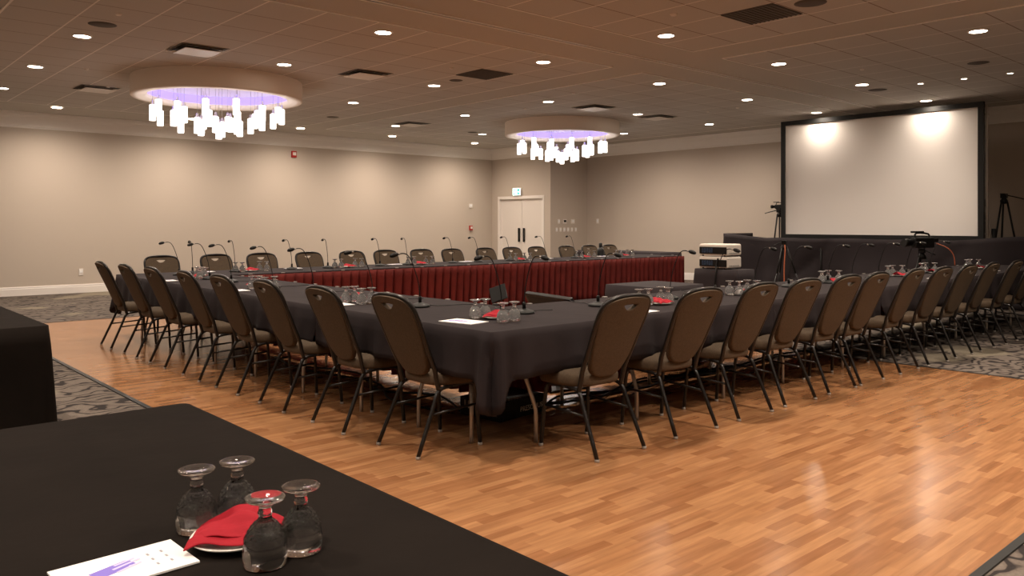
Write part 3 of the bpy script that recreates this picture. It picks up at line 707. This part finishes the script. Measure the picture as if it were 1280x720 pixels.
sb = g_nap.modifiers.new('sub', 'SUBSURF'); sb.levels = 1; sb.render_levels = 1
g_pl = MB().lathe([(0, .004), (.045, .004), (.052, .006), (.078, .014), (.082, .0155), (.083, .014), (.078, .010), (.055, .001), (.05, 0), (0, 0)], 40).done('side_plate', M_plate); tag(g_pl, '', 'plate')
def make_card():
    o = MB().box(-.105, .105, -.068, .068, 0, .0035).done('note_card', M_paper); tag(o, '', 'card')
    b = MB()
    for k, (a, y, l_) in enumerate(((.30, -.018, .085), (.26, -.008, .10), (.36, .0, .09), (.30, .010, .07))):
        b.box(-l_ / 2, l_ / 2, -.0048, .0048, .0038, .0041, 0, Matrix.Translation((-.035 + .004 * k, y, 0)) @ Matrix.Rotation(a, 4, 'Z'))
    b.done('printed_streaks', M_purple, o)
    b = MB()
    for k, (a, y, l_) in enumerate(((.40, -.010, .05), (.35, .006, .055), (.3, .018, .04))):
        b.box(-l_ / 2, l_ / 2, -.003, .003, .0042, .0044, 0, Matrix.Translation((.005, y, 0)) @ Matrix.Rotation(a, 4, 'Z'))
    b.done('pale_streaks', M_lilac, o)
    b = MB()
    for k in range(3):
        for q in range(3):
            if q == 1: continue
            b.box(.045 + q * .012, .049 + q * .012, -.034 + k * .026, -.024 + k * .026, .0038, .0040)
    b.done('printed_text', M_ink, o)
    return o
g_cd = make_card()
def cp(src, loc, rz, label, group, sc=1.0):
    o = src.copy(); COL.objects.link(o); o.location = loc; o.rotation_euler.z = rz; o['label'] = label; o['group'] = group; o.scale = (sc, sc, sc)
    for ch in list(src.children):
        c = ch.copy(); COL.objects.link(c); c.parent = o
    return o
POSN = ['leftmost', 'second from left', 'third from left', 'rightmost']
def setting(x, y, where, goblets, zt=TOP, src=g_far, nrz=0, nap=True):
    cp(g_pl, (x, y, zt), 0, 'white side plate under red napkin, %s' % where, 'side plates with napkins')
    cp(g_nap, (x, y, zt + .002), nrz, 'folded red napkin on a plate, %s' % where, 'folded red napkins')
    gs = sorted(goblets, key=lambda p: px(*p))
    for k, (a, c) in enumerate(gs):
        cp(src, (a, c, zt), rnd.uniform(0, 6), 'upturned goblet, %s of four %s' % (POSN[k], where), 'upturned goblets in fours')
def around(x, y, axis):
    # two goblets either side of the plate along the wing
    d = .135
    if axis == 'x': return [(x - d, y + .02), (x - d + .065, y - .065 + .11), (x + d - .05, y + .06), (x + d, y - .03)]
    return [(x + .02, y + d), (x + .06, y + d - .06), (x + .03, y - d + .05), (x - .05, y - d)]
setting(.632, 1.500, 'in the foreground', [(.599, 1.611), (.682, 1.612), (.629, 1.366), (.706, 1.381)], TOP, g_fg, R(-35))
def G(pts): return [P(u, v, TOP + .12) for u, v in pts]
setting(3.36, 3.93, 'at the near table corner', G([(594, 374.5), (606.5, 373.5), (628.5, 378.5), (643, 377)]), nrz=R(-45))
for i, (y, pts) in enumerate([(5.72, [(432.5, 358.5), (443, 358), (452, 360.5), (464.5, 359.5)]), (7.55, [(315, 345), (324, 345), (331, 346.5), (343, 345.5)]), (9.05, [(233.5, 338.5), (243, 339), (248, 340), (256, 338)])]):
    g = G(pts) if i < 2 else around(3.40, y, 'y')
    setting(3.38, y, 'on left wing, %s setting from corner' % ORD[i + 2], g, nrz=R(-60 + 20 * i))
for i, (x, pts) in enumerate([(5.12, [(799, 361.5), (810.5, 361), (826, 358.5), (836, 359.5)]), (6.38, [(912, 351), (924, 351.5), (934, 350), (946, 350.5)]), (8.0, None), (9.55, None), (10.5, None), (12.0, None)]):
    g = G(pts) if pts else around(x, 4.05, 'x')
    if pts:
        cxm = sum(p[0] for p in g) / 4; cym = sum(p[1] for p in g) / 4
    else: cxm, cym = x, 4.03
    setting(cxm, cym - .05, 'on right wing, %s setting from corner' % ORD[i + 1], g, nrz=R(20 * i))
for i, x in enumerate([4.39, 5.80, 7.02, 9.04, 10.62, 11.68]):
    setting(x, 9.93, 'on far wing, %s setting from left' % ORD[i + 1], [(x - .19, 9.98), (x - .13, 9.91), (x + .13, 9.98), (x + .19, 9.90)], nrz=R(15 * i))
# cards
cp(g_cd, (.437, 1.513, TOP), R(2), 'white card with purple streaks in the foreground', 'white cards on the tables')
cp(g_cd, (3.10, 3.93, TOP), R(-80), 'white card with purple streaks beside the corner setting', 'white cards on the tables', 1.25)
for i, (x, y) in enumerate([P(428, 380.5, TOP), P(300, 363, TOP), P(175, 352.5, TOP)]):
    cp(g_cd, (max(x, 3.02), y, TOP), R(-90), 'white card on the left wing, %s behind the corner card' % ORD[i + 1], 'white cards on the tables', .85)
for i, (x, y) in enumerate([P(814, 390, TOP), P(974, 374, TOP), P(1108, 358, TOP), P(1168, 348, TOP), P(1242, 338.5, TOP)]):
    cp(g_cd, (x, max(y, 3.56), TOP), 0, 'white card on the right wing, %s from the corner' % ORD[i + 1], 'white cards on the tables', .8)
for i, x in enumerate([3.9, 5.1, 6.75, 8.1, 9.9, 11.35]):
    cp(g_cd, (x, 10.2, TOP), PI, 'white card on the far wing, %s from the left' % ORD[i + 1], 'white cards on the tables')
for o in (g_fg, g_far, g_nap, g_pl, g_cd):
    for ch in list(o.children): bpy.data.objects.remove(ch)
    bpy.data.objects.remove(o)

# ------------------------------------------------------------------ projection screen, drape, stand
SX = 14.70; SY0, SY1, SZ0, SZ1 = 4.785, 8.44, 1.075, 3.385
sc = thing('projection_screen', 'large white projection screen in a dark frame', 'projection screen', (SX, (SY0 + SY1) / 2, 0))
hy = (SY1 - SY0) / 2; fw = .085
MB().box(.0, .012, -hy + fw * .6, hy - fw * .6, SZ0 + fw * .6, SZ1 - fw * .6).done('screen_fabric', M_screen, sc)
f = MB(); f.box(-.03, .04, -hy, -hy + fw, SZ0, SZ1); f.box(-.03, .04, hy - fw, hy, SZ0, SZ1); f.box(-.03, .04, -hy + fw, hy - fw, SZ0, SZ0 + fw); f.box(-.03, .04, -hy + fw, hy - fw, SZ1 - fw, SZ1)
f.done('frame', M_darkg, sc)
for s_ in (-1, 1):
    y = s_ * (hy - .0) + s_ * .02
    b = MB(); b.box(.05, .085, y - .018, y + .018, .0, SZ1 - .05)
    for k in range(14): b.box(.045, .092, y - .024, y + .024, .3 + k * .22, .33 + k * .22)
    b.done('support_leg', M_steel, sc)
    MB().tube([(.06, y, 1.6), (.75, y, .02)], .016, 8).done('brace', M_steel, sc)
    MB().box(-.25, .75, y - .02, y + .02, 0.0, .03).done('foot', M_steel, sc)

def drape(path, zt_fn, label, seed, z0=.01):
    rnd = random.Random(seed); b = MB(); pts = []
    for (a, c) in zip(path[:-1], path[1:]):
        A, B = Vector((*a, 0)), Vector((*c, 0)); L = (B - A).length; n = int(L / .05)
        nv = Vector((-(B - A).y, (B - A).x, 0)).normalized()
        for i in range(n): pts.append((A.lerp(B, i / n), nv))
    pts.append((Vector((*path[-1], 0)), nv)); N = len(pts); NR = 14
    ph = [rnd.uniform(0, 6.3) for _ in range(5)]
    def fn(i, j):
        p, nv = pts[i]; t = j / (NR - 1); s_ = i * .05; zt = zt_fn(i / (N - 1), s_)
        o = (.012 * math.sin(s_ * 5 + ph[0]) + .016 * math.sin(s_ * 2.3 + ph[1] + t * 2.5) + .008 * math.sin(s_ * 11 + ph[2]) + .030 * t * math.sin(s_ * 3.1 - t * 3 + ph[3]) + .065 * (1 - abs(math.sin(s_ * 1.35 + t * 1.6 + ph[4]))) ** 5 + .010 * math.sin(t * 9 + s_ * 1.3)) * (.5 + 1.8 * t)
        q = p + nv * o; q.z = zt - (zt - z0) * t; return q
    b.grid(N, NR, fn)
    o = b.done('stage_drape', M_drape); tag(o, label, 'drape'); sd = o.modifiers.new('thick', 'SOLIDIFY'); sd.thickness = .004
    return o
DXX = 14.42
def topz(t, s):
    return 1.165 - .075 * min(1, s / 1.15) ** 1.5 + .006 * math.sin(s * 5) + (.07 * max(0, (s - 4.6)) / 1.0 if s > 4.6 and s < 5.6 else (.07 if s >= 5.6 else 0))
drape([(15.6, 9.63), (DXX, 9.62), (DXX, 8.5), (DXX, 4.6), (DXX, 1.0)], lambda t, s: topz(t, max(0, s - 1.0)), 'long black drape under and around the projection screen', 5)
# frame that carries the drape
st = thing('drape_rail', 'black rail and posts holding up the long stage drape', 'rail', (DXX + .05, 5.3, 0))
for y in (-4.2, -2, .3, 2.2, 4.25): MB().tube([(0, y, 0), (0, y, 1.06)], .016, 8).done('post', M_blk, st)
MB().tube([(0, -4.2, 1.06), (0, 4.25, 1.06)], .014, 8).done('crossbar', M_blk, st)

# projector cart
CX0, CX1, CY0, CY1 = 9.22, 9.64, 5.93, 6.60
ct = thing('projector_table', 'small square table under the projector cloth', 'table', ((CX0 + CX1) / 2, (CY0 + CY1) / 2, 0))
MB().box(-.195, .195, -.27, .27, .71, .742).done('tabletop', M_blk, ct)
for sx in (-1, 1):
    for sy in (-1, 1): MB().tube([(sx * .16, sy * .23, .71), (sx * .16, sy * .23, 0)], .014, 8).done('leg', M_blk, ct)
cloth('tablecloth', CX0, CX1, CY0, CY1, ZT, (.74, .74, .74, .74), 'black cloth hanging to the floor under the stacked projectors', M_drape, 44, floor_len=True, wave=.03)
def projector(z, label, dx=0, dy=0):
    t = thing('projector', label, 'projector', (9.44 + dx, 6.335 + dy, z), R(0), 'stacked projectors')
    b = MB(); b.box(-.17, .17, -.225, .225, .012, .165, .02); b.done('casing', M_proj, t)
    MB().box(-.178, -.166, -.215, .215, .030, .125, .006).done('rear_panel', M_blk, t)
    q = MB()
    for k in range(5): q.box(-.1815, -.177, .00 + k * .036, .027 + k * .036, .048, .110, .002)
    q.done('connector', M_lens, t)
    MB().lathe([(0, 0), (.03, 0), (.034, .01), (.034, .02)], 16, (.16, .05, .07)).done('lens', M_blk, t)
    for sx in (-1, 1):
        for sy in (-1, 1): MB().cyl((sx * .15, sy * .17, 0), .014, .016, 10).done('foot', M_blk, t)
    v = MB()
    for k in range(6): v.box(-.12 + k * .04, -.095 + k * .04, -.2265, -.2240, .04, .048)
    v.done('side_vent', M_darkg, t)
projector(ZT + .004, 'white projector, lower of the two stacked'); projector(ZT + .174, 'white projector, upper of the two stacked', .0, .0)
tag(MB().tube([(9.262, 6.25, .90), (9.235, 6.26, .80), (9.195, 6.24, .70), (9.18, 6.27, .4), (9.16, 6.3, .02), (9.0, 6.5, .02)], .012, 6, smooth=4).done('cable_bundle', M_blk), 'black cable bundle hanging from the projectors down the cloth', 'cable')

# ------------------------------------------------------------------ tripods
def tripod(x, y, h, label, spread=.45, rot=0, head=True, cam_on=False, handle=(1, 0), zb=0):
    t = thing('camera_tripod', label, 'tripod', (x, y, zb), rot)
    for k in range(3):
        a = k * 2 * PI / 3 + .5; c, s_ = math.cos(a), math.sin(a)
        MB().tube([(c * .05, s_ * .05, h - .12), (c * spread * .5, s_ * spread * .5, (h - .12) * .5)], .016, 8).done('leg', M_blk, t)
        MB().tube([(c * spread * .48, s_ * spread * .48, (h - .12) * .52), (c * spread, s_ * spread, .0)], .011, 8).done('leg_extension', M_darkg, t)
    MB().lathe([(0, h - .16), (.055, h - .15), (.06, h - .10), (.04, h - .07), (.03, h - .05), (0, h - .05)], 14).done('crown', M_blk, t)
    b = MB(); b.box(-.055, .055, -.045, .045, h - .06, h, .01); b.box(-.08, .08, -.04, .04, h, h + .02, .004); b.done('pan_head', M_blk, t)
    MB().tube([(handle[0] * .05, handle[1] * .05, h - .01), (handle[0] * .2, handle[1] * .2, h - .04), (handle[0] * .34, handle[1] * .34, h - .075)], .010, 8).done('pan_handle', M_blk, t)
    if cam_on: pass
    return t
def video_camera(x, y, z, rot, label, sc_=1.0):
    t = thing('video_camera', label, 'camera', (x, y, z), rot); t.scale = (sc_,) * 3
    MB().box(-.15, .13, -.05, .05, .0, .13, .015).done('body', M_blk, t)
    b = MB(); b.tube([(.12, 0, .065), (.20, 0, .065), (.205, 0, .065), (.26, 0, .065)], [.04, .04, .05, .052], 16).done('lens', M_blk, t)
    MB().tube([(-.10, 0, .12), (-.09, 0, .175), (.08, 0, .185), (.10, 0, .12)], .012, 8, smooth=3).done('carry_handle', M_blk, t)
    MB().box(-.22, -.14, -.03, .03, .07, .12, .008).done('viewfinder', M_blk, t)
    MB().tube([(.0, .03, .20), (.18, .03, .20)], .012, 8).done('shotgun_microphone', M_darkg, t)
hr = (.7466, -.665)
tripod(15.45, 4.72, 1.86, 'black camera tripod with handle right of the screen', .42, 0, handle=hr)
tripod(15.5, 8.95, 1.66, 'camera tripod half hidden behind the left edge of the screen', .30, 0, handle=(0, 1)); video_camera(15.5, 8.95, 1.68, R(95), 'small camera on the tripod behind the screen edge', .7)
tripod(13.6, 7.76, 1.04, 'low black tripod with orange cable before the drape', .40, .4, handle=(-.5, .5))
tag(MB().tube([(13.57, 7.73, .98), (13.53, 7.70, .85), (13.50, 7.70, .6), (13.48, 7.69, .3), (13.44, 7.68, .02)], .011, 6, smooth=4).done('orange_cable', M_orange), 'orange cable hanging down the tripod before the drape', 'cable')
tripod(13.3, 5.22, .96, 'black tripod carrying the video camera behind the right wing', .40, .2, handle=(-.3, -.6)); video_camera(13.3, 5.22, .985, R(150), 'black video camera on tripod before the drape at right', 1.25)
tag(MB().tube([(13.3, 5.0, 1.06), (13.3, 4.84, .99), (13.32, 4.76, .88), (13.32, 4.74, .72)], .007, 6, smooth=4).done('orange_cable', M_orange), 'thin orange cable curving down from the video camera', 'cable')
# slim leaning stand next to the screen leg
lk = thing('light_stand', 'slim folded stand leaning behind the right screen edge', 'stand', (15.2, 4.93, 0))
MB().tube([(0, 0, 0), (.02, -.0, 1.2), (-.02, .02, 1.7)], .014, 8).done('pole', M_blk, lk)
MB().box(-.04, .04, -.03, .03, 1.64, 1.78, .01).done('clamp', M_blk, lk); MB().tube([(0, -.10, 0.0), (.0, -.13, 1.28)], .035, 8).done('folded_leg', M_darkg, lk)

# ------------------------------------------------------------------ far black table, items in the hollow
bt = thing('banquet_table', 'table below black cloth beyond the far wing', 'table', (14.0, 11.8, 0))
MB().box(-.33, .33, -1.2, 1.2, .71, .742).done('tabletop', M_blk, bt)
for sx in (-1, 1):
    for sy in (-1, 1): MB().tube([(sx * .26, sy * 1.0, .71), (sx * .26, sy * 1.0, 0)], .014, 8).done('leg', M_blk, bt)
cloth('tablecloth', 13.65, 14.35, 10.6, 13.05, ZT, (.74, .74, .74, .74), 'black floor-length cloth on the table beyond the far wing', M_drape, 51, floor_len=True, wave=.02)
cf = thing('coffee_flask', 'black flask standing on the far wing between two chairs', 'flask', (11.42, 10.3, TOP))
MB().lathe([(0, 0), (.068, 0), (.07, .01), (.07, .11), (.05, .15), (.03, .165)], 20).done('body', M_pit, cf)
MB().lathe([(.03, .16), (.034, .165), (.034, .24), (.02, .25), (0, .25)], 16).done('stopper', M_pit, cf); MB().tube([(.06, 0, .12), (.10, 0, .10), (.10, 0, .04), (.065, 0, .03)], .008, 6, smooth=3).done('handle', M_pit, cf)

cloth('monitor_cover', 6.0, 6.75, 4.72, 5.35, .765, (.74, .74, .74, .74), 'black cloth thrown over a low box inside the table square', M_drape, 52, floor_len=True, wave=.03)['category'] = 'cloth'
tag(box('equipment_box', 6.02, 6.73, 4.74, 5.33, 0.006, .75, M_blk, bev=.01), 'black box hidden under the cloth inside the table square', 'box')
mn = thing('floor_monitor', 'flat black monitor tilted inside the table square by the corner', 'monitor', (4.72, 4.78, FZ), R(-12))
mm = Matrix.Translation((0, 0, .62)) @ Matrix.Rotation(R(-28), 4, 'Y')
MB().box(-.02, .02, -.38, .32, -.17, .17, .006, mm).done('bezel', M_blk, mn)
MB().box(-.023, -.0205, -.28, .28, -.15, .15, 0, mm).done('display', M_blkm, mn)
MB().tube([(.02, 0, .60), (.05, 0, .02)], .022, 10).done('pole', M_blk, mn); MB().box(-.16, .2, -.2, .2, 0, .02, .006).done('base', M_blk, mn)
x, y = P(623, 381, TOP)
tm = thing('tablet_stand', 'small black tablet tilted on a stand behind the corner goblets', 'tablet', (x, y, TOP), R(25))
mm = Matrix.Translation((0, 0, .085)) @ Matrix.Rotation(R(22), 4, 'Y') @ Matrix.Rotation(R(-22), 4, 'X')
MB().box(-.006, .006, -.065, .065, -.06, .06, .003, mm).done('tablet', M_blk, tm)
MB().tube([(0, 0, .08), (.015, 0, .0)], .008, 8).done('post', M_blk, tm); MB().lathe([(0, 0), (.045, 0), (.045, .008), (0, .012)], 20).done('base', M_blk, tm)

# stage box under the corner table
sbx = thing('stage_box', 'black connector box with pale lettering under the corner table', 'audio box', (3.82, 4.36, FZ), R(6))
MB().box(-.24, .24, -.17, .22, 0.0, .13, .008).done('case', M_blk, sbx)
b = MB()
for k in range(9): b.box(-.243, -.240, -.14 + k * .037, -.125 + k * .037, .055, .11)
for k in range(8): b.box(-.22 + k * .03, -.205 + k * .03, -.15, -.11, .130, .134)
b.done('connector', M_steel, sbx)
tx = bpy.data.curves.new('lettering', 'FONT'); tx.body = 'PRESONUS'; tx.size = .05; tx.extrude = .0008; tx.align_x = 'CENTER'
to0 = bpy.data.objects.new('tmp', tx); COL.objects.link(to0); me = bpy.data.meshes.new_from_object(to0.evaluated_get(bpy.context.evaluated_depsgraph_get())); bpy.data.objects.remove(to0)
to = bpy.data.objects.new('lettering', me); COL.objects.link(to); to.parent = sbx; to.location = (.09, -.1715, .04); to.rotation_euler = (R(90), 0, 0); me.materials.clear(); me.materials.append(M_plug)
# floor cables
CB = 'black cables lying under the tables'
for i, pts in enumerate([[(4.05, 4.5), (4.3, 4.25), (4.7, 4.35), (5.2, 4.2), (5.9, 4.38), (6.6, 4.3)], [(3.5, 4.6), (3.4, 5.2), (3.7, 5.9), (3.5, 6.8), (3.65, 7.7)], [(4.0, 4.2), (4.5, 4.45), (5.0, 4.3), (5.5, 4.46), (6.2, 4.2)],
                         [(3.6, 4.6), (3.75, 5.1), (3.55, 5.6), (3.78, 6.3), (3.6, 7.0)], [(4.1, 4.42), (4.6, 4.2), (5.3, 4.42), (6.4, 4.25), (7.4, 4.4), (8.0, 4.3)]]):
    tag(MB().tube([(a, c, .018 + (.010 * (k % 2))) for k, (a, c) in enumerate(pts)], .009, 6, smooth=6).done('floor_cable', M_blk), 'black cable winding over the floor beneath the tables', 'cable', CB)
